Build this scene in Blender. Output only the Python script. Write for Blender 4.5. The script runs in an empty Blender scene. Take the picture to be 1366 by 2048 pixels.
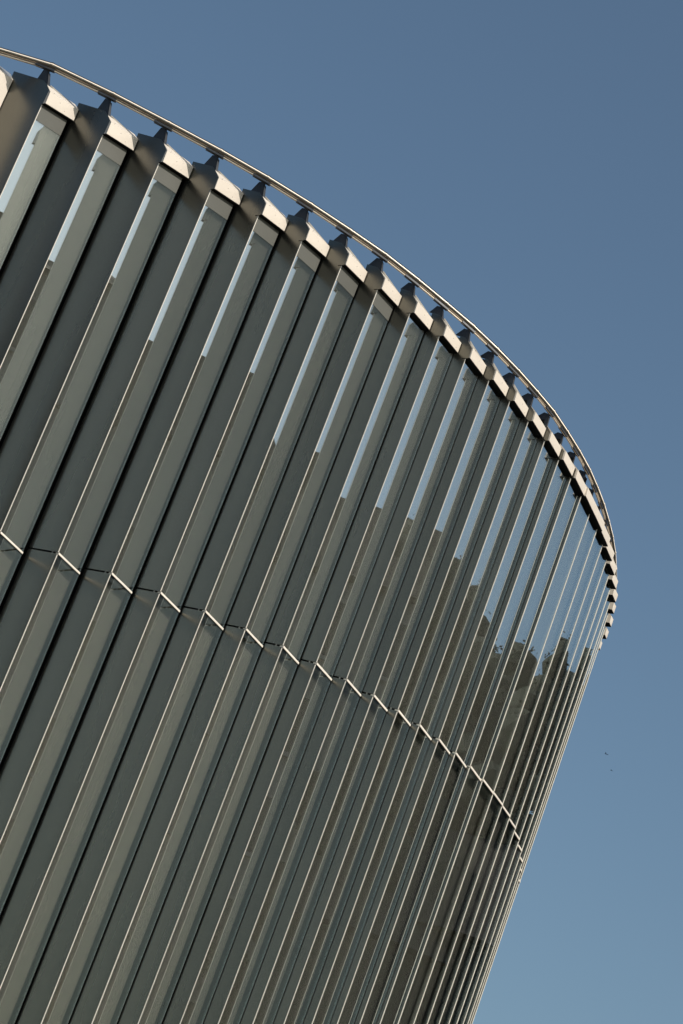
import bpy, bmesh, math, random
import numpy as np
from mathutils import Vector, Matrix

# ------------------------------------------------------------------ scene, camera, light
scene = bpy.context.scene
C = scene.collection
U = 12.0            # metres per plan unit
EYE = 1.6           # camera height above the ground
rad = math.radians

cam_data = bpy.data.cameras.new('camera')
cam = bpy.data.objects.new('camera', cam_data)
C.objects.link(cam)
PITCH, ROLL, FPX = 0.36560606, 0.36480683, math.exp(8.61479781)
cp_, sp_ = math.cos(PITCH), math.sin(PITCH)
cr_, sr_ = math.cos(ROLL), math.sin(ROLL)
fwd = Vector((0, cp_, sp_)); up0 = Vector((0, -sp_, cp_)); rt0 = Vector((1, 0, 0))
rt = cr_ * rt0 + sr_ * up0
up = -sr_ * rt0 + cr_ * up0
M = Matrix.Identity(4)
for i in range(3):
    M[i][0], M[i][1], M[i][2] = rt[i], up[i], -fwd[i]
M[2][3] = EYE
cam.matrix_world = M
cam_data.sensor_fit = 'AUTO'
cam_data.sensor_width = 36.0
cam_data.lens = 36.0 * FPX / 2048.0
cam_data.clip_end = 6000
scene.camera = cam

SUN_AZ = -43.5      # plan heading towards the sun, degrees from +x
SUN_EL = 36.0
world = bpy.data.worlds.new('World')
scene.world = world
world.use_nodes = True
wn = world.node_tree.nodes
bg = wn['Background']
sky = wn.new('ShaderNodeTexSky')
sky.sky_type = 'NISHITA'
sky.sun_disc = False
sky.sun_elevation = rad(SUN_EL)
sky.sun_rotation = rad(90.0 - SUN_AZ)
sky.altitude = 100
sky.air_density = 1.0
sky.dust_density = 3.0
sky.ozone_density = 0.6
tint = wn.new('ShaderNodeMix'); tint.data_type = 'RGBA'; tint.blend_type = 'MULTIPLY'
tint.inputs[0].default_value = 1.0
tint.inputs[7].default_value = (0.88, 1.0, 1.0, 1)
world.node_tree.links.new(sky.outputs[0], tint.inputs[6])
world.node_tree.links.new(tint.outputs[2], bg.inputs[0])
bg.inputs[1].default_value = 0.10

sd = bpy.data.lights.new('sun', 'SUN')
sd.energy = 3.7
sd.angle = rad(0.53)
sd.color = (1.0, 0.92, 0.82)
sun = bpy.data.objects.new('sun', sd)
C.objects.link(sun)
sdir = Vector((math.cos(rad(SUN_EL)) * math.cos(rad(SUN_AZ)), math.cos(rad(SUN_EL)) * math.sin(rad(SUN_AZ)), math.sin(rad(SUN_EL))))
sun.rotation_euler = sdir.to_track_quat('Z', 'Y').to_euler()
sun.location = (60, -40, 80)

vs = scene.view_settings
vs.view_transform = 'Standard'
vs.look = 'None'
vs.gamma = 1.0
vs.use_curve_mapping = False
vs.exposure = 0.0

# ------------------------------------------------------------------ helpers
def obj(name, verts, faces, mat, parent=None, smooth=False, **props):
    me = bpy.data.meshes.new(name)
    me.from_pydata([tuple(v) for v in verts], [], [tuple(f) for f in faces])
    for m in (mat if isinstance(mat, (list, tuple)) else [mat]):
        me.materials.append(m)
    if smooth:
        for p in me.polygons: p.use_smooth = True
    me.update()
    o = bpy.data.objects.new(name, me)
    C.objects.link(o)
    if parent is not None: o.parent = parent
    for k, v in props.items(): o[k] = v
    return o

def fix_normals(o):
    bm = bmesh.new(); bm.from_mesh(o.data)
    bmesh.ops.recalc_face_normals(bm, faces=bm.faces)
    bm.to_mesh(o.data); bm.free()
    return o

def thing(name, label, cat, loc=(0, 0, 0), group=None):
    o = bpy.data.objects.new(name, None)
    o.empty_display_size = 0.3
    C.objects.link(o); o.location = loc
    o['label'] = label; o['category'] = cat
    if group: o['group'] = group
    return o

def hv(a):
    return np.array([math.cos(rad(a)), math.sin(rad(a))])

def W3(p2, z):
    """plan units + height (relative to the eye) -> world metres"""
    return (p2[0] * U, p2[1] * U, z * U + EYE)

def nodes(mat):
    mat.use_nodes = True
    nt = mat.node_tree
    return nt, nt.nodes, nt.links

# ------------------------------------------------------------------ materials
def mat_metal(name, col, rough, metallic, var=0.08, scale=2.5, streak=0.0, spec=0.5):
    m = bpy.data.materials.new(name)
    nt, N, L = nodes(m)
    b = N['Principled BSDF']
    b.inputs['Metallic'].default_value = metallic
    b.inputs['Specular IOR Level'].default_value = spec
    tc = N.new('ShaderNodeTexCoord')
    mp = N.new('ShaderNodeMapping'); mp.inputs['Scale'].default_value = (scale, scale, scale * (0.12 if streak else 1))
    no = N.new('ShaderNodeTexNoise'); no.inputs['Scale'].default_value = 1.0; no.inputs['Detail'].default_value = 6
    L.new(tc.outputs['Object'], mp.inputs[0]); L.new(mp.outputs[0], no.inputs[0])
    no2 = N.new('ShaderNodeTexNoise'); no2.inputs['Scale'].default_value = 38.0; no2.inputs['Detail'].default_value = 3
    L.new(tc.outputs['Object'], no2.inputs[0])
    ad = N.new('ShaderNodeMath'); ad.operation = 'ADD'
    L.new(no.outputs[0], ad.inputs[0]); L.new(no2.outputs[0], ad.inputs[1])
    mr = N.new('ShaderNodeMapRange')
    mr.inputs['From Min'].default_value = 0.6; mr.inputs['From Max'].default_value = 1.4
    mr.inputs['To Min'].default_value = 1 - var; mr.inputs['To Max'].default_value = 1 + var
    oi = N.new('ShaderNodeObjectInfo')      # small differences from piece to piece
    rv = N.new('ShaderNodeMath'); rv.operation = 'MULTIPLY_ADD'; rv.inputs[1].default_value = 0.5; rv.inputs[2].default_value = -0.25
    L.new(oi.outputs['Random'], rv.inputs[0])
    a2 = N.new('ShaderNodeMath'); a2.operation = 'ADD'
    L.new(ad.outputs[0], a2.inputs[0]); L.new(rv.outputs[0], a2.inputs[1])
    L.new(a2.outputs[0], mr.inputs[0])
    mx = N.new('ShaderNodeMix'); mx.data_type = 'RGBA'; mx.blend_type = 'MULTIPLY'
    mx.inputs[0].default_value = 1.0
    mx.inputs[6].default_value = (*col, 1)
    cc = N.new('ShaderNodeCombineColor')
    for i in range(3): L.new(mr.outputs[0], cc.inputs[i])
    L.new(cc.outputs[0], mx.inputs[7])
    L.new(mx.outputs[2], b.inputs['Base Color'])
    rr = N.new('ShaderNodeMapRange')
    rr.inputs['From Min'].default_value = 0.3; rr.inputs['From Max'].default_value = 0.7
    rr.inputs['To Min'].default_value = rough * 0.85; rr.inputs['To Max'].default_value = rough * 1.15
    L.new(no.outputs[0], rr.inputs[0]); L.new(rr.outputs[0], b.inputs['Roughness'])
    return m

M_CAP = mat_metal('cream_powder_coat', (0.67, 0.605, 0.53), 0.45, 0.0, 0.04, 3.0)
M_TRIM = mat_metal('cream_trim', (0.80, 0.75, 0.67), 0.35, 0.0, 0.05, 1.5, 1)
M_PANEL = mat_metal('grey_panel', (0.158, 0.156, 0.137), 0.27, 0.9, 0.10, 0.9, 1)
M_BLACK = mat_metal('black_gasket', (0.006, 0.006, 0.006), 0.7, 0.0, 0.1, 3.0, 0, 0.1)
M_SHEET = mat_metal('pale_flashing', (0.55, 0.57, 0.58), 0.3, 0.6, 0.05, 2)
M_STEEL = mat_metal('polished_rail', (0.52, 0.46, 0.39), 0.42, 1.0, 0.04, 3.0)
_nt, _N, _L = M_STEEL.node_tree, M_STEEL.node_tree.nodes, M_STEEL.node_tree.links
_tg = _N.new('ShaderNodeTangent'); _tg.direction_type = 'RADIAL'; _tg.axis = 'Z'
_N['Principled BSDF'].inputs['Anisotropic'].default_value = 1.0
_N['Principled BSDF'].inputs['Anisotropic Rotation'].default_value = 0.25
_L.new(_tg.outputs[0], _N['Principled BSDF'].inputs['Tangent'])
M_STEEL2 = mat_metal('rail_underpipe', (0.52, 0.45, 0.36), 0.4, 0.2, 0.08, 6.0)
M_BRKT = mat_metal('bracket_steel', (0.045, 0.048, 0.055), 0.45, 0.3, 0.3, 8.0)
M_BACK = mat_metal('shaft_lining', (0.40, 0.40, 0.37), 0.8, 0.0, 0.08, 1.2, 0, 0.1)
M_SKY_MASK = mat_metal('matt_sky_mask', (0.118, 0.120, 0.110), 0.45, 0.0, 0.06, 1.5, 0, 0.25)  # for the added band that blocks sky reflections at the pane heads
M_ROOF = mat_metal('roof_membrane', (0.25, 0.25, 0.25), 0.8, 0.0, 0.2, 0.4)

def mat_blind(name, c1, c2):
    m = bpy.data.materials.new(name)
    nt, N, L = nodes(m); b = N['Principled BSDF']
    b.inputs['Roughness'].default_value = 0.85
    b.inputs['Specular IOR Level'].default_value = 0.1
    tc = N.new('ShaderNodeTexCoord')
    mp = N.new('ShaderNodeMapping'); mp.inputs['Scale'].default_value = (0.8, 0.8, 0.22)
    no = N.new('ShaderNodeTexNoise'); no.inputs['Scale'].default_value = 1.0; no.inputs['Detail'].default_value = 4
    L.new(tc.outputs['Object'], mp.inputs[0]); L.new(mp.outputs[0], no.inputs[0])
    cr = N.new('ShaderNodeValToRGB')
    cr.color_ramp.elements[0].position = 0.35; cr.color_ramp.elements[0].color = (*c1, 1)
    cr.color_ramp.elements[1].position = 0.68; cr.color_ramp.elements[1].color = (*c2, 1)
    L.new(no.outputs[0], cr.inputs[0])
    # woven threads, two tones
    sx = N.new('ShaderNodeSeparateXYZ'); L.new(tc.outputs['Object'], sx.inputs[0])
    n2 = N.new('ShaderNodeTexNoise'); n2.inputs['Scale'].default_value = 0.8; n2.inputs['Detail'].default_value = 0
    L.new(tc.outputs['Object'], n2.inputs[0])
    ma = N.new('ShaderNodeMath'); ma.operation = 'MULTIPLY_ADD'; ma.inputs[1].default_value = 0.10
    L.new(n2.outputs[0], ma.inputs[0]); L.new(sx.outputs['Z'], ma.inputs[2])
    ml = N.new('ShaderNodeMath'); ml.operation = 'MULTIPLY'; ml.inputs[1].default_value = 2 * math.pi / 0.0252
    L.new(ma.outputs[0], ml.inputs[0])
    sn = N.new('ShaderNodeMath'); sn.operation = 'SINE'; L.new(ml.outputs[0], sn.inputs[0])
    rm = N.new('ShaderNodeMapRange'); rm.inputs['From Min'].default_value = -1; rm.inputs['From Max'].default_value = 1
    L.new(sn.outputs[0], rm.inputs[0])
    th = N.new('ShaderNodeMix'); th.data_type = 'RGBA'
    th.inputs[6].default_value = (1.0, 0.82, 1.0, 1); th.inputs[7].default_value = (0.88, 1.0, 0.84, 1)
    L.new(rm.outputs[0], th.inputs[0])
    mm = N.new('ShaderNodeMix'); mm.data_type = 'RGBA'; mm.blend_type = 'MULTIPLY'; mm.inputs[0].default_value = 1.0
    L.new(cr.outputs[0], mm.inputs[6]); L.new(th.outputs[2], mm.inputs[7])
    L.new(mm.outputs[2], b.inputs['Base Color'])
    return m
M_BLIND2 = mat_blind('pale_blind_fabric', (0.80, 0.80, 0.74), (0.88, 0.88, 0.81))
M_BLIND = mat_blind('blind_fabric', (0.66, 0.68, 0.65), (0.76, 0.78, 0.745))

def mat_glass():
    m = bpy.data.materials.new('coated_glass')
    nt, N, L = nodes(m)
    N.remove(N['Principled BSDF'])
    out = N['Material Output']
    tr = N.new('ShaderNodeBsdfTransparent'); tr.inputs[0].default_value = (0.92, 0.91, 0.88, 1)
    gl = N.new('ShaderNodeBsdfGlossy'); gl.inputs['Roughness'].default_value = 0.004
    gl.inputs['Color'].default_value = (0.95, 1.0, 0.98, 1)
    lw = N.new('ShaderNodeLayerWeight'); lw.inputs['Blend'].default_value = 0.5
    pw = N.new('ShaderNodeMath'); pw.operation = 'POWER'; pw.inputs[1].default_value = 3.0
    L.new(lw.outputs['Facing'], pw.inputs[0])
    fr = N.new('ShaderNodeMapRange')
    fr.inputs['To Min'].default_value = 0.52; fr.inputs['To Max'].default_value = 1.0
    L.new(pw.outputs[0], fr.inputs[0])
    # a very slight waviness of the panes
    tc = N.new('ShaderNodeTexCoord')
    mp = N.new('ShaderNodeMapping'); mp.inputs['Scale'].default_value = (0.7, 0.7, 0.35)
    no = N.new('ShaderNodeTexNoise'); no.inputs['Scale'].default_value = 1.0; no.inputs['Detail'].default_value = 1
    bp = N.new('ShaderNodeBump'); bp.inputs['Strength'].default_value = 0.10; bp.inputs['Distance'].default_value = 0.02
    L.new(tc.outputs['Object'], mp.inputs[0]); L.new(mp.outputs[0], no.inputs[0]); L.new(no.outputs[0], bp.inputs['Height'])
    L.new(bp.outputs[0], gl.inputs['Normal']); L.new(bp.outputs[0], lw.inputs['Normal'])
    # fine printed lines across the pane
    sx = N.new('ShaderNodeSeparateXYZ'); L.new(tc.outputs['Object'], sx.inputs[0])
    ml = N.new('ShaderNodeMath'); ml.operation = 'MULTIPLY'; ml.inputs[1].default_value = 2 * math.pi / 0.022
    L.new(sx.outputs['Z'], ml.inputs[0])
    sn = N.new('ShaderNodeMath'); sn.operation = 'SINE'; L.new(ml.outputs[0], sn.inputs[0])
    rm = N.new('ShaderNodeMapRange'); rm.inputs['From Min'].default_value = -1; rm.inputs['From Max'].default_value = 1
    rm.inputs['To Min'].default_value = 0.84; rm.inputs['To Max'].default_value = 1.0
    L.new(sn.outputs[0], rm.inputs[0])
    vm = N.new('ShaderNodeVectorMath'); vm.operation = 'SCALE'; vm.inputs[0].default_value = (0.99, 0.98, 0.95)
    L.new(rm.outputs[0], vm.inputs['Scale']); L.new(vm.outputs[0], tr.inputs[0])
    mx = N.new('ShaderNodeMixShader')
    L.new(fr.outputs[0], mx.inputs[0]); L.new(tr.outputs[0], mx.inputs[1]); L.new(gl.outputs[0], mx.inputs[2])
    L.new(mx.outputs[0], out.inputs[0])
    return m
M_GLASS = mat_glass()

def mat_simple(name, c1, c2, scale, rough=0.9):
    m = bpy.data.materials.new(name)
    nt, N, L = nodes(m); b = N['Principled BSDF']
    b.inputs['Roughness'].default_value = rough
    b.inputs['Specular IOR Level'].default_value = 0.2
    tc = N.new('ShaderNodeTexCoord')
    no = N.new('ShaderNodeTexNoise'); no.inputs['Scale'].default_value = scale; no.inputs['Detail'].default_value = 5
    L.new(tc.outputs['Object'], no.inputs[0])
    cr = N.new('ShaderNodeValToRGB')
    cr.color_ramp.elements[0].position = 0.3; cr.color_ramp.elements[0].color = (*c1, 1)
    cr.color_ramp.elements[1].position = 0.7; cr.color_ramp.elements[1].color = (*c2, 1)
    L.new(no.outputs[0], cr.inputs[0]); L.new(cr.outputs[0], b.inputs['Base Color'])
    return m
M_GROUND = mat_simple('paving', (0.07, 0.068, 0.06), (0.12, 0.113, 0.10), 0.15)
M_LEAF = mat_simple('leaf', (0.016, 0.021, 0.017), (0.030, 0.037, 0.030), 0.9)
M_BARK = mat_simple('bark', (0.06, 0.05, 0.04), (0.12, 0.10, 0.08), 3.0)
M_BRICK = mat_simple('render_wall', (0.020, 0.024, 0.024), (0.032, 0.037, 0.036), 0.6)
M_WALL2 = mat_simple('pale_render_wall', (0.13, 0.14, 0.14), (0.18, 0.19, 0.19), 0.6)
M_TILE = mat_simple('roof_tile', (0.024, 0.022, 0.021), (0.036, 0.032, 0.03), 1.5)
M_WIN = mat_simple('window_dark', (0.02, 0.022, 0.025), (0.03, 0.033, 0.037), 0.5, 0.15)
M_BIRD = mat_simple('bird_feather', (0.012, 0.012, 0.014), (0.03, 0.03, 0.03), 20)

# ------------------------------------------------------------------ ground
gr = obj('ground', [(-3000, -3000, 0), (3000, -3000, 0), (3000, 3000, 0), (-3000, 3000, 0)], [(0, 1, 2, 3)], M_GROUND)
gr['kind'] = 'structure'

# ------------------------------------------------------------------ plan of the facade
SP = {-3: (-0.899, 3.1543), -2: (-0.808, 3.1308), -1: (-0.716, 3.1113), 0: (-0.6233, 3.0957), 1: (-0.53, 3.0843), 2: (-0.4444, 3.0782), 3: (-0.3657, 3.0724), 4: (-0.2933, 3.0684), 5: (-0.2267, 3.0671), 6: (-0.1653, 3.069), 7: (-0.1088, 3.0743), 8: (-0.0568, 3.0829), 9: (-0.0088, 3.0947), 10: (0.0353, 3.1093), 11: (0.076, 3.1265), 12: (0.1135, 3.146), 13: (0.148, 3.1678), 14: (0.1798, 3.1917), 15: (0.2092, 3.2178), 16: (0.2363, 3.2462), 17: (0.2613, 3.2773), 18: (0.2845, 3.3112), 19: (0.3058, 3.3483), 20: (0.3255, 3.3889), 21: (0.3437, 3.4332), 22: (0.3603, 3.4811), 23: (0.3754, 3.5323), 24: (0.389, 3.586), 25: (0.4009, 3.6411), 26: (0.4095, 3.6955), 27: (0.4151, 3.7502), 28: (0.4176, 3.8051), 29: (0.417, 3.8601), 30: (0.4134, 3.915), 31: (0.4067, 3.9696), 32: (0.3969, 4.0237), 33: (0.3842, 4.0772), 34: (0.3685, 4.1299), 35: (0.3499, 4.1817), 36: (0.3284, 4.2323)}
S = {k: np.array(v) for k, v in SP.items()}
ZT = [1.5455, 1.5335, 1.522, 1.5109, 1.5004, 1.4903, 1.4807, 1.4716, 1.4629, 1.4547, 1.4469, 1.4397, 1.4329, 1.4267, 1.421, 1.4158, 1.4113, 1.4074, 1.4041, 1.4016, 1.3998, 1.3989, 1.3988, 1.3990, 1.3995]
def zt(k):
    if k < 1: return ZT[0] + 0.0126 * (1 - k)
    if k > 25: return ZT[-1] + 0.0006 * (k - 25)
    return ZT[k - 1]
def lerp(k, xs, ys): return float(np.interp(k, xs, ys))
def phi(k): return lerp(k, [-4, 0, 4, 6, 8, 10, 12, 14, 17, 22, 28, 36], [43, 43.5, 43.8, 45.6, 48.3, 49.9, 52.3, 55.4, 59.5, 62, 65, 80])
def sc(k): return lerp(k, [0, 4, 8, 12, 18, 25], [1.04, 1.0, 0.92, 0.84, 0.74, 0.70])
def tilt_t(k): return lerp(k, [0, 1, 4, 7, 12, 18], [0.006, 0.006, 0.005, -0.0005, -0.0035, -0.004])
def tilt_j(k): return lerp(k, [0, 4, 16, 18], [-0.005, -0.0048, -0.0025, -0.0010])
DC = 0.0066         # how far the parapet caps stand proud of the glass
WG = 0.0405         # width of a glass pane
TW = 0.0012         # width of the bright edge trim
ZB = -0.10          # foot of the facade
ZJ = 1.0            # the joint between the two storeys of panes
K0, K1 = -2, 34

B = thing('glass_building', 'tall curved building clad in sawtooth bays of glass and grey metal under cream caps', 'building', (S[12][0] * U, S[12][1] * U, 0))
OFF = np.array([S[12][0] * U, S[12][1] * U, 0.0])
def part(name, pts, faces, mat, parent=None, smooth=False):
    o = obj(name, [np.array(p) - OFF for p in pts], faces, mat, parent if parent is not None else B, smooth)
    return fix_normals(o)
BOXF = [(0, 1, 2, 3), (7, 6, 5, 4), (0, 4, 5, 1), (1, 5, 6, 2), (2, 6, 7, 3), (3, 7, 4, 0)]

def bay_frame(k):
    a = phi(k); b = hv(a); n = hv(a - 90)
    return a, b, n
def pt(k, u, n_, z):
    a, b, n = bay_frame(k)
    return W3(S[k] + u * b + n_ * n, z)
def box_uz(name, k, u0, u1, n0, n1, zs, mat, parent=None):
    """box in the glass frame of bay k; zs = (z at u0 low, z at u1 low, z at u1 high, z at u0 high)"""
    v = [pt(k, u0, n1, zs[0]), pt(k, u1, n1, zs[1]), pt(k, u1, n1, zs[2]), pt(k, u0, n1, zs[3]),
         pt(k, u0, n0, zs[0]), pt(k, u1, n0, zs[1]), pt(k, u1, n0, zs[2]), pt(k, u0, n0, zs[3])]
    return part(name, v, BOXF, mat, parent)
def prism(name, pts_front, pts_back, mat, parent=None):
    m = len(pts_front)
    f = [tuple(range(m)), tuple(range(2 * m - 1, m - 1, -1))]
    for i in range(m):
        j = (i + 1) % m
        f.append((i, j, m + j, m + i))
    return part(name, list(pts_front) + list(pts_back), f, mat, parent)

# visible line of sight used only to know how much of a pane a far bay can show
info = {}
for k in range(K0, K1 + 1):
    a, b, n = bay_frame(k)
    d = S[k + 1] - S[k]
    info[k] = (float(d @ b), float(d @ n))

def valley(k):
    us, ns = info[k]
    return min(us, glass_width(k) + 0.0052) if ns > 0.0006 else us
def glass_width(k):
    us, ns = info[k]
    if k < 17:
        return min(lerp(k, [1, 4, 7, 10], [0.0445, 0.0425, 0.0400, 0.0372]) if k < 10 else WG, us - 0.0009)
    v = S[k + 1]; vd = math.degrees(math.atan2(v[1], v[0])) - phi(k)
    slope = math.cos(rad(vd)) / max(0.05, math.sin(rad(vd)))
    return max(0.008, min(us + ns * slope, 0.05))

for k in range(K0, K1 + 1):
    us, ns = info[k]
    w = glass_width(k)
    uv = valley(k)
    zk, zk1 = zt(k), zt(k + 1)
    tt, tj = tilt_t(k), tilt_j(k)
    s = sc(k)
    far = k >= 17
    TW = 0.0012 if k < 9 else 0.0010
    prev_ns = info[k - 1][1] if k - 1 in info else 0.01
    bh = 0.0013
    # ---- two storeys of glass with trim, blinds and a dark lining
    for st in (0, 1):
        if st == 0:
            zl0, zl1, zh0, zh1 = ZB, ZB, ZJ - bh - 0.0008, ZJ + tj - bh - 0.0008
        else:
            zl0, zl1, zh0, zh1 = ZJ + bh, ZJ + tj + bh, zk + 0.001, zk + tt + 0.001
        g = box_uz('glass_pane', k, TW, w - 0.0002, -0.0010, 0.0, (zl0, zl1, zh1, zh0), M_GLASS)
        box_uz('edge_trim', k, 0.0002, TW - 0.0001, -0.0005, 0.0005, (zl0, zl0, zh0, zh0), M_TRIM, g)
        if far:
            box_uz('edge_trim', k, w, w + 0.0009, -0.0008, 0.0005, (zl1, zl1, zh1, zh1), M_TRIM, g)
        zt_in = 0.012 if st == 0 else 0.002
        box_uz('window_blind', k, TW + 0.0001, w - (0.0045 if st == 0 else 0.0006), -0.0068, -0.0056, (zl0 + 0.004, zl1 + 0.004, zh1 - zt_in, zh0 - zt_in), M_BLIND2 if st == 0 and k < 10 else M_BLIND, g)
    if k <= 8:      # added matt band over the pane head, hides the mirrored sky wedge
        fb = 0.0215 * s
        box_uz('sky_mask_band', k, TW, w - 0.0002, 0.0001, 0.0005, (zk - fb, zk + tt - fb, zk + tt + 0.001, zk + 0.001), M_SKY_MASK, g)
    box_uz('shaft_lining', k, TW * 0.4, w - 0.0001, -0.0110, -0.0095, (ZB, ZB, zk + tt + 0.002, zk + 0.002), M_BACK)
    box_uz('joint_bar', k, TW, w - 0.0002 if not far else w - 0.0001, -0.0045, 0.0012, (ZJ - bh + 0.0001, ZJ + tj - bh + 0.0001, ZJ + tj + bh - 0.0001, ZJ + bh - 0.0001), M_TRIM)
    box_uz('joint_gasket', k, TW, w - 0.0004, -0.0040, 0.0002, (ZJ - bh - 0.0007, ZJ + tj - bh - 0.0007, ZJ + tj - bh, ZJ - bh), M_BLACK)
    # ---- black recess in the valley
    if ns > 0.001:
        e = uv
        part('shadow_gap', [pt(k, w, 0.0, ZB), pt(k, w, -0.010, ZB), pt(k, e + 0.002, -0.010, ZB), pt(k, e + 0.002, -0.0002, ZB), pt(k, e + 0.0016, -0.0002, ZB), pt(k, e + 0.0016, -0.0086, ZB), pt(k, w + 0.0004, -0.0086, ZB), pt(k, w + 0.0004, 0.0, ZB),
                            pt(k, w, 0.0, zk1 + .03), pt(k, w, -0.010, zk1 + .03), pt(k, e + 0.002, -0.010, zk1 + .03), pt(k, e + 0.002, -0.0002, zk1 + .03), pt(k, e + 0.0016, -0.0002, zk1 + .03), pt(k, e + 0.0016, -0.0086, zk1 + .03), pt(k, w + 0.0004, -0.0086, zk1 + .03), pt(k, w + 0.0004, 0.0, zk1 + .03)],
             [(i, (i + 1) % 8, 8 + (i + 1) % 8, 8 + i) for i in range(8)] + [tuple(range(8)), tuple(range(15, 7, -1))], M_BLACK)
    # ---- grey metal panel: runs from the valley straight out to the next ridge
    if ns > 0.0006:
        s1 = sc(k + 1)
        T = 0.0012
        L = ns
        def dp(d, z, back=0.0):      # d measured from the ridge, negative towards the valley
            return pt(k, us + (us - uv) * d / L + back, ns + d, z)
        gp = 0.0011
        sl = lambda d: -d * 0.10
        lo = [(-L, ZB), (-0.0006, ZB), (-0.0006, ZJ - gp), (-L, ZJ - gp + sl(-L))]
        upn = [(-L, ZJ + gp + sl(-L)), (-0.0006, ZJ + gp), (-0.0006, zk1 + 0.0002)]
        cb, nn, af, ch = (0.0055, 0.0018), (0.0045, 0.0180), (-0.0068, 0.0304), (-0.0148, 0.0366)
        top = []
        for (d, z) in (cb, nn, af, ch):
            if d > -L + 0.001: top.append((d * s1, zk1 + z * s1))
        dl, zl = top[-1]
        if L + dl > 0.001:
            if len(top) == 4: top.append((-L, zl + 0.27 * (L + dl)))
            else: top.append((-L, zl + 0.8 * (L + dl)))
        poly_up = upn + top
        pnl = prism('metal_panel', [dp(d, z) for d, z in lo], [dp(d, z, T) for d, z in lo], M_PANEL)
        pnu = prism('metal_panel', [dp(d, z) for d, z in poly_up], [dp(d, z, T) for d, z in poly_up], M_PANEL)
        if k == 1:      # drilled fixings left open on one panel
            for zz in (0.0365, 0.0300, 0.0240, 0.0185):
                c0 = np.array(dp(-0.0300, zk1 + zz)); t_ = np.array(dp(-0.0299, zk1 + zz)) - c0; t_ = t_ / np.linalg.norm(t_) * 0.007
                nn_ = np.array([*hv(phi(k) + 180), 0]) * 0.003
                rg = [c0 + math.cos(q) * t_ + math.sin(q) * np.array([0, 0, 0.010]) for q in [i * math.pi / 3 for i in range(6)]]
                prism('panel_screw', [r_ + nn_ for r_ in rg], [r_ - nn_ for r_ in rg], M_BLACK, pnu)
        prism('panel_backing', [dp(d, z, T + 0.0003) for d, z in ((-L, ZB), (-0.003, ZB), (-0.003, zk1), (-L, zk1))], [dp(d, z, T + 0.002) for d, z in ((-L, ZB), (-0.003, ZB), (-0.003, zk1), (-L, zk1))], M_BLACK, pnl)
    elif ns < -0.0005:
        # return wall of a far bay, turned away from the street
        f = [pt(k, w + TW * .5, -0.004, ZB), pt(k, us, ns + 0.0003, ZB), pt(k, us, ns + 0.0003, zk1 + 0.02), pt(k, w + TW * .5, -0.004, zk1 + 0.02)]
        bk = [pt(k, w - .001, -0.005, ZB), pt(k, us - .001, ns - 0.001, ZB), pt(k, us - .001, ns - 0.001, zk1 + 0.02), pt(k, w - .001, -0.005, zk1 + 0.02)]
        prism('metal_panel', f, bk, M_PANEL)
    # ---- parapet cap with black soffit
    ue = (uv + (us - uv) * DC / max(ns, DC) - 0.0006) if not far else (w + 0.0045)
    h1 = 0.0168 * s
    ze = zk + 0.0015 + tt * ue / 0.04
    drop = 0.0
    if k <= 0: drop = 0.45
    BL = pt(k, 0.0002, DC, zk + 0.0016 - drop); BR = pt(k, ue - 0.0008, DC, ze + 0.0008 - drop)
    RC = pt(k, ue - 0.0008, DC, ze + h1); NL = pt(k, 0.0002, DC - 0.0008, zk + 0.0186 * s)
    AP = pt(k, 0.0004, -0.0070 * s, zk + 0.0305 * s)
    SB = pt(k, ue, 0.0036, ze + 0.0006 - drop); SR = pt(k, ue, 0.0036, ze + h1 + 0.002 * s)   # side return
    BB = pt(k, 0.0002, -0.006, zk + 0.0016 - drop); BE = pt(k, ue, -0.006, ze + 0.0006 - drop)
    TE = pt(k, ue, -0.006, ze + h1 + 0.010 * s); TB = pt(k, 0.0004, -0.0082 * s, zk + 0.0302 * s)
    v = [BL, BR, RC, NL, AP, SB, SR, BB, BE, TE, TB]
    faces = [(0, 1, 2, 3), (3, 2, 4), (1, 5, 6, 2), (5, 8, 9, 6), (2, 6, 9), (4, 2, 9), (4, 9, 10), (0, 3, 4, 10, 7), (7, 10, 9, 8)]
    cap = part('parapet_cap', v, faces, M_CAP)
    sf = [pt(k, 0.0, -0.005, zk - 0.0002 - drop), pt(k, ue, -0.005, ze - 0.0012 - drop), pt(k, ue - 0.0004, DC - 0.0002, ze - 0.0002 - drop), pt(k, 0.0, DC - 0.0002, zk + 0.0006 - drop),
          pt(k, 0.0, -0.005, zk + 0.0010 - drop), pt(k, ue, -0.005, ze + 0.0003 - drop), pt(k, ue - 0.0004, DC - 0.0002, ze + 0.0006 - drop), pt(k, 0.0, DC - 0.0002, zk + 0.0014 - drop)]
    if k < 14:
        for (uu, zz) in ((0.006, 0.0190), (0.020, 0.0125), (0.031, 0.0060)):
            c_ = np.array(pt(k, uu, DC + 0.00006, zk + zz * s + tt * uu / .04)); bb = np.array([*hv(phi(k)), 0]) * 0.0042; zz_ = np.array([0, 0, 0.0042]); nn_ = np.array([*hv(phi(k) - 90), 0]) * 0.002
            ring = [c_ + math.cos(t) * bb + math.sin(t) * zz_ for t in [i * math.pi / 3 for i in range(6)]]
            prism('cap_screw', [r_ + nn_ for r_ in ring], [r_ - nn_ for r_ in ring], M_BLACK, cap)
    part('cap_soffit', sf, BOXF, M_BLACK, cap)

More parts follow.
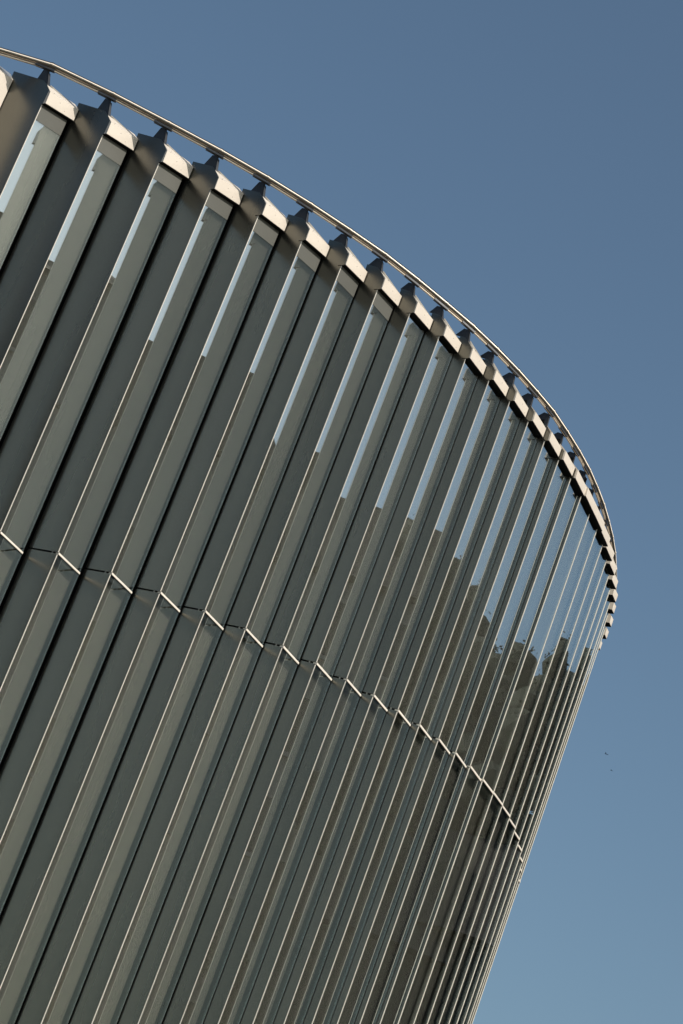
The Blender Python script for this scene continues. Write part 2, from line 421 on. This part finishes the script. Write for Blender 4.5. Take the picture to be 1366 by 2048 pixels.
# flashing behind the caps
for k in range(K0, 14):
    us, ns = info[k]
    if ns < 0.01: continue
    s = sc(k); s1 = sc(k + 1)
    zk, zk1 = zt(k), zt(k + 1)
    uv = valley(k)
    ue = uv + (us - uv) * DC / max(ns, DC) - 0.0006
    zTL = zk1 + 0.0366 * s1 + 0.27 * (ns - 0.0148 * s1)
    ze = zk + 0.0015 + tilt_t(k) * ue / 0.04
    RC = pt(k, ue - 0.0006, DC - 0.0006, ze + 0.0168 * s + 0.0002)
    TL = pt(k, ue - 0.0006, -0.0040, zTL - 0.004); AP = pt(k, 0.006, -0.0074 * s, zk + 0.0300 * s + .004)
    T2 = pt(k, ue - 0.0006, -0.012, zTL - 0.006); A2 = pt(k, 0.006, -0.012, zk + 0.0300 * s)
    R2 = pt(k, ue - 0.0006, -0.006, ze + 0.010 * s)
    part('cap_flashing', [RC, TL, AP, T2, A2, R2], [(0, 1, 2), (1, 3, 4, 2), (0, 5, 3, 1), (0, 2, 4, 5), (5, 4, 3)], M_SHEET)

# ------------------------------------------------------------------ core and roof
poly = []
for k in range(K0, K1 + 1):
    us, ns = info[k]
    a, b, n = bay_frame(k)
    poly.append(S[k] + 0.006 * b - 0.0135 * n)
    if ns > 0.004: poly.append(S[k] + (valley(k) + 0.006) * b - 0.0135 * n)
inner = poly + [np.array([-0.1, 4.6]), np.array([-0.9, 4.4])]
zr = 1.392
part('core_wall', [W3(q, ZB) for q in inner] + [W3(q, zr) for q in inner],
     [(i, (i + 1) % len(inner), len(inner) + (i + 1) % len(inner), len(inner) + i) for i in range(len(inner))], M_BACK)
part('roof_slab', [W3(q, zr) for q in inner] + [W3(q, zr + 0.006) for q in inner],
     [tuple(range(len(inner))), tuple(range(2 * len(inner) - 1, len(inner) - 1, -1))] +
     [(i, (i + 1) % len(inner), len(inner) + (i + 1) % len(inner), len(inner) + i) for i in range(len(inner))], M_ROOF)

# ------------------------------------------------------------------ rail on brackets
RD = [-0.0146, -0.0128, -0.0111, -0.0098, -0.0098, -0.0093, -0.0086, -0.0083, -0.0080, -0.0085, -0.0069, -0.0054, -0.0047, -0.0040, -0.0037, -0.0039, -0.0034, -0.0032, -0.0037, -0.0044, -0.0046, -0.0045, -0.0040, -0.0034, -0.0024, 0.0003]
RZ = [0.0615, 0.0620, 0.0597, 0.0580, 0.0563, 0.0540, 0.0518, 0.0510, 0.0490, 0.0480, 0.0472, 0.0455, 0.0447, 0.0438, 0.0440, 0.0425, 0.0411, 0.0403, 0.0396, 0.0402, 0.0402, 0.0414, 0.0416, 0.0410, 0.0412, 0.0408]
def ring_pos(k):
    i = min(max(k - 1, 0), len(RD) - 1)
    p2 = S[k] + RD[i] * hv(phi(k - 1) - 90)
    return p2, zt(k) + RZ[i] - (0.0143 * (1 - k) if k < 1 else 0)
TUBE_M = {}
def name_of(o): return o.name
def tube(name, p, q, r, mat, parent=None, seg=20, caps=True):
    """tube along its own local z axis"""
    p = Vector(p); q = Vector(q)
    ln = (q - p).length
    vs_ = [(r * math.cos(2 * math.pi * i / seg), r * math.sin(2 * math.pi * i / seg), z) for z in (0, ln) for i in range(seg)]
    fs = [(i, (i + 1) % seg, seg + (i + 1) % seg, seg + i) for i in range(seg)]
    if caps:
        vs_ += vs_[:]
        fs += [tuple(range(3 * seg - 1, 2 * seg - 1, -1)), tuple(range(3 * seg, 4 * seg))]
    o = obj(name, vs_, fs, mat)
    for pl in o.data.polygons:
        if len(pl.vertices) == 4: pl.use_smooth = True
    m = (q - p).to_track_quat('Z', 'Y').to_matrix().to_4x4()
    m.translation = p - Vector(OFF)
    TUBE_M[name_of(o)] = m
    if parent is None:
        o.parent = B
        o.matrix_basis = m
    else:
        o.parent = parent
        o.matrix_basis = TUBE_M[name_of(parent)].inverted() @ m
    return o
R_MAIN = 0.0039
for k in range(-1, 33):
    p2, z = ring_pos(k); q2, z2 = ring_pos(k + 1)
    p, q = Vector(W3(p2, z)), Vector(W3(q2, z2))
    ax = (q - p).normalized()
    seg = tube('rail_tube', p + ax * 0.006, q - ax * 0.006, R_MAIN * U * (sc(k) * .5 + .5), M_STEEL)
    tube('rail_ring', q - ax * 0.016, q + ax * 0.016, R_MAIN * U * (sc(k) * .5 + .5) * 1.10, M_STEEL, seg)
    dn = Vector((0, 0, -0.0056 * U * (sc(k) * .5 + .5)))
    tube('rail_underpipe', p + dn, q + dn, 0.0012 * U, M_STEEL2, seg, 10)
# brackets: gusset plate in the plane of the metal panel, with a flange and a saddle
for k in range(0, 30):
    a = phi(k - 1); b = hv(a); n = hv(a - 90)
    s = sc(k)
    p2, z = ring_pos(k)
    zk = zt(k)
    i = min(max(k - 1, 0), len(RD) - 1)
    d0 = RD[i]
    def bp_(d, zz, off): return W3(S[k] + d * n + off * b, zz)
    zb = z - 0.0056 * s - 0.001
    prof = [(-0.0335 * s, zk + 0.0408 * s), (-0.0148 * s, zk + 0.0362 * s), (-0.0062 * s, zk + 0.0290 * s), (d0 - 0.0026 * s, z - 0.0058 * s), (d0 - 0.0140 * s, z - 0.0030 * s)]
    br = prism('rail_bracket', [bp_(d, zz, 0.0006) for d, zz in prof], [bp_(d, zz, 0.0018) for d, zz in prof], M_BRKT)
    prism('bracket_flange', [bp_(-0.0062 * s, zk + 0.029 * s, 0.0006), bp_(-0.0062 * s, zk + 0.029 * s, 0.005 * s), bp_(d0 - 0.003 * s, zb - .002 * s, 0.005 * s), bp_(d0 - 0.003 * s, zb - .002 * s, 0.0006)],
          [bp_(-0.0070 * s, zk + 0.029 * s, 0.0006), bp_(-0.0070 * s, zk + 0.029 * s, 0.005 * s), bp_(d0 - 0.004 * s, zb - .002 * s, 0.005 * s), bp_(d0 - 0.004 * s, zb - .002 * s, 0.0006)], M_BRKT, br)
    # saddle under the tube, along the rail
    pm, zm = ring_pos(k - 1); pp, zp = ring_pos(k + 1)
    t = Vector(W3(pp, zp)) - Vector(W3(pm, zm)); t.normalize()
    c = Vector(W3(p2, z - 0.0062 * s)) - t * 0.08 * s
    sidev = t.cross(Vector((0, 0, 1))).normalized()
    hl, hw, hh = 0.15 * s, 0.035 * s, 0.014
    upv = sidev.cross(t)
    v = [c + sx * hl * t + sy * hw * sidev + sz * hh * upv for sz in (1, -1) for sx, sy in ((-1, -1), (1, -1), (1, 1), (-1, 1))]
    part('rail_saddle', v, BOXF, M_BRKT, br)

# ------------------------------------------------------------------ surroundings mirrored in the glass
random.seed(4)
FC = np.array([1.5, 38.5])
_bm = bmesh.new(); bmesh.ops.create_icosphere(_bm, subdivisions=2, radius=1.0)
_bm.verts.ensure_lookup_table()
ICO_V = [tuple(v.co) for v in _bm.verts]; ICO_F = [tuple(v.index for v in f.verts) for f in _bm.faces]
_bm.free()
def tree(x, y, h, r, first=[]):
    root = thing('tall_tree', 'tall leafy tree opposite the glass facade', 'tree', (x, y, 0), 'trees mirrored in the facade glass')
    if first:
        base, bh_, brr = first[0]
        for ch in base.children:
            c = ch.copy(); C.objects.link(c); c.parent = root
        root.scale = (r / brr, r / brr, h / bh_); root.rotation_euler = (0, 0, random.uniform(0, 6.28))
        return root
    seg = 10; vs_ = []; fs = []
    prof = [(0, .55), (.15, .4), (.45, .3), (.8, .12), (.98, .03)]
    for t, rr in prof:
        for i in range(seg):
            an = 2 * math.pi * i / seg
            vs_.append((rr * math.cos(an) + .3 * math.sin(t * 5), rr * math.sin(an) + .3 * t, t * h))
    for j in range(len(prof) - 1):
        for i in range(seg):
            fs.append((j * seg + i, j * seg + (i + 1) % seg, (j + 1) * seg + (i + 1) % seg, (j + 1) * seg + i))
    for b_ in range(9):
        an = random.uniform(0, 6.28); z0 = h * random.uniform(.3, .7); ln = r * random.uniform(.6, .95)
        tip = Vector((math.cos(an) * ln, math.sin(an) * ln, z0 + ln * random.uniform(.4, .9)))
        st_ = Vector((0, .2, z0)); i0 = len(vs_)
        ax = (tip - st_).normalized(); x_ = ax.cross(Vector((0, 0, 1))).normalized(); y_ = x_.cross(ax)
        for e, rr in ((st_, .14), (tip, .03)):
            for i in range(5):
                t = 2 * math.pi * i / 5; vs_.append(tuple(e + rr * (math.cos(t) * x_ + math.sin(t) * y_)))
        for i in range(5): fs.append((i0 + i, i0 + (i + 1) % 5, i0 + 5 + (i + 1) % 5, i0 + 5 + i))
    obj('trunk', vs_, fs, M_BARK, root)
    vs_, fs = [], []
    clumps = []
    for c_ in range(90):
        an = random.uniform(0, 6.28); zz = random.uniform(.05, .97); rr = r * math.sqrt(random.random()) * math.sin(min(1, (1.04 - zz) * 1.9) * math.pi / 2)
        clumps.append((rr * math.cos(an), rr * math.sin(an), zz * h, random.uniform(.9, 2.0)))
    for cx, cy, cz, cr in clumps:
        i0 = len(vs_)
        for q in ICO_V:
            d = Vector(q) * cr * random.uniform(.80, .95)
            vs_.append((cx + d.x, cy + d.y, cz + d.z * .85))
        fs += [tuple(i0 + i for i in f) for f in ICO_F]
        for q in range(420):
            d = Vector((random.gauss(0, 1), random.gauss(0, 1), random.gauss(0, .85))); d.normalize(); d *= cr * random.uniform(.72, .93)
            c0 = Vector((cx, cy, cz)) + d
            a1 = Vector((random.gauss(0, 1), random.gauss(0, 1), random.gauss(0, 1))).normalized(); a2 = a1.orthogonal().normalized()
            sz = random.uniform(.04, .085); i0 = len(vs_)
            vs_ += [tuple(c0 + a1 * sz), tuple(c0 + a2 * sz * .7), tuple(c0 - a1 * sz), tuple(c0 - a2 * sz * .7)]
            fs.append((i0, i0 + 1, i0 + 2, i0 + 3))
    obj('crown', vs_, fs, M_LEAF, root)
    first.append((root, h, r))
    return root
def polar(az, dist): return FC[0] + dist * math.cos(rad(az)), FC[1] + dist * math.sin(rad(az))
for az, dist, h, r in ((24, 46, 33.0, 6.5), (29, 43, 30.6, 6), (34, 46, 31.2, 6.5), (38.5, 42, 30.5, 5.5), (43, 45, 31.5, 6.5), (48, 45, 31.5, 6.5), (31, 52, 32, 6.5), (45.5, 52, 32, 6.5), (20, 53, 36, 6.5), (26.5, 60, 34, 7), (38, 58, 33, 7), (52, 50, 32, 6),
                       (13, 42, 33.0, 5.0), (17.5, 44, 33.4, 4.5), (22, 38, 24, 6), (16, 38, 24, 6), (27, 37, 21, 5.5), (24, 37, 26.5, 5), (21, 41, 28, 5), (29.5, 40, 27, 5), (35, 40, 26, 5.5), (1.5, 47, 30, 5), (33, 38, 22, 6), (38, 37, 21, 5.5),
                       (150, 40, 31, 7), (158, 44, 33, 7), (166, 40, 31, 7), (174, 44, 33, 7), (182, 41, 31, 7), (190, 45, 33, 7), (198, 42, 31, 7)):
    x, y = polar(az, dist); tree(x, y, h, r)

def apartment(az, dist, width, depth, h, gable, label, wall=None):
    x, y = polar(az, dist)
    root = thing('apartment_house', label, 'building', (x, y, 0), None)
    root.rotation_euler = (0, 0, rad(az))
    hw, hd = width / 2, depth / 2
    v = [(-hd, -hw, 0), (hd, -hw, 0), (hd, hw, 0), (-hd, hw, 0), (-hd, -hw, h), (hd, -hw, h), (hd, hw, h), (-hd, hw, h)]
    f = [(0, 1, 5, 4), (1, 2, 6, 5), (2, 3, 7, 6), (3, 0, 4, 7), (4, 5, 6, 7)]
    wall = wall or M_BRICK
    fix_normals(obj('wall', v, f, wall, root))
    o_ = 0.5
    rv = [(-hd - o_, -hw - o_, h + .02), (hd + o_, -hw - o_, h + .02), (hd + o_, hw + o_, h + .02), (-hd - o_, hw + o_, h + .02), (0, -hw - o_, h + gable), (0, hw + o_, h + gable)]
    rf = fix_normals(obj('roof', rv, [(0, 1, 2, 3), (0, 3, 5, 4), (1, 4, 5, 2), (0, 4, 1), (3, 2, 5)], M_TILE, root))
    for cy in (-hw * .5, hw * .45):
        cv = [(sx * .6 + 1.2, cy + sy * .8, zz) for zz in (h + gable * .4, h + gable + 1.6) for sx, sy in ((-1, -1), (1, -1), (1, 1), (-1, 1))]
        fix_normals(obj('chimney', cv, BOXF, M_BRICK, rf))
    nx = int(width // 3.2); nz = int(h // 3.1)
    for iz in range(nz):
        for ix in range(nx):
            cy = -hw + (ix + .5) * width / nx; cz = 1.6 + iz * 3.1
            wv = [(-hd + xx, cy + sy * .75, cz + zz) for xx in (-.04, .05) for sy, zz in ((-1, -.2), (1, -.2), (1, 1.5), (-1, 1.5))]
            wo = fix_normals(obj('window', wv, BOXF, M_WIN, root))
            sv = [(-hd + xx, cy + sy * .9, cz + zz) for xx in (-.16, .02) for sy, zz in ((-1, -.34), (1, -.34), (1, -.22), (-1, -.22))]
            fix_normals(obj('sill', sv, BOXF, wall, wo))
    return root
apartment(-14, 41, 17, 12, 30.8, 5.5, 'grey rendered apartment house with steep tiled roof opposite the facade, nearest the sun', M_WALL2)
apartment(-19.5, 39, 8, 9, 35.0, 2.5, 'narrow tall house standing at the sunward end of the grey row opposite', M_WALL2)
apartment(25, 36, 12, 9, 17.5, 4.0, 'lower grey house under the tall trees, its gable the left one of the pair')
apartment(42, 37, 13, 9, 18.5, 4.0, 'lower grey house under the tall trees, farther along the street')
apartment(7.5, 43, 13, 12, 28.6, 4.8, 'grey rendered apartment house between its taller neighbour and the trees', M_WALL2)

# ------------------------------------------------------------------ two birds far off
def ray(px, py, dist):
    d = fwd + (px - 683) / FPX * rt - (py - 1024) / FPX * up
    return Vector((0, 0, EYE)) + d.normalized() * dist
def bird(px, py, dist, span, label):
    c = ray(px, py, dist)
    v = [(0, .5, 0), (.10, .1, .04), (-.10, .1, .04), (0, .1, -.09), (.07, -.45, 0), (-.07, -.45, 0), (.5, .05, .18), (.48, -.10, .18), (.12, -.15, .03), (-.5, .05, .18), (-.48, -.10, .18), (-.12, -.15, .03), (.16, -.7, .01), (-.16, -.7, .01)]
    v = [(a_ * span, b_ * span, c_ * span) for a_, b_, c_ in v]
    f = [(0, 1, 3), (0, 3, 2), (0, 2, 1), (1, 4, 3), (2, 3, 5), (3, 4, 5), (1, 2, 5, 4), (1, 6, 7, 8), (2, 11, 10, 9), (4, 12, 13, 5)]
    o = obj('bird', v, f, M_BIRD); o.location = c; o.rotation_euler = (0.2, 0.3, 0.8)
    o['label'] = label; o['category'] = 'bird'; o['group'] = 'birds in the sky beside the building'
bird(1212, 1508, 90, 0.14, 'upper and darker of two tiny birds in the sky right of the building')
bird(1222.5, 1541, 120, 0.13, 'lower and fainter of two tiny birds in the sky right of the building')
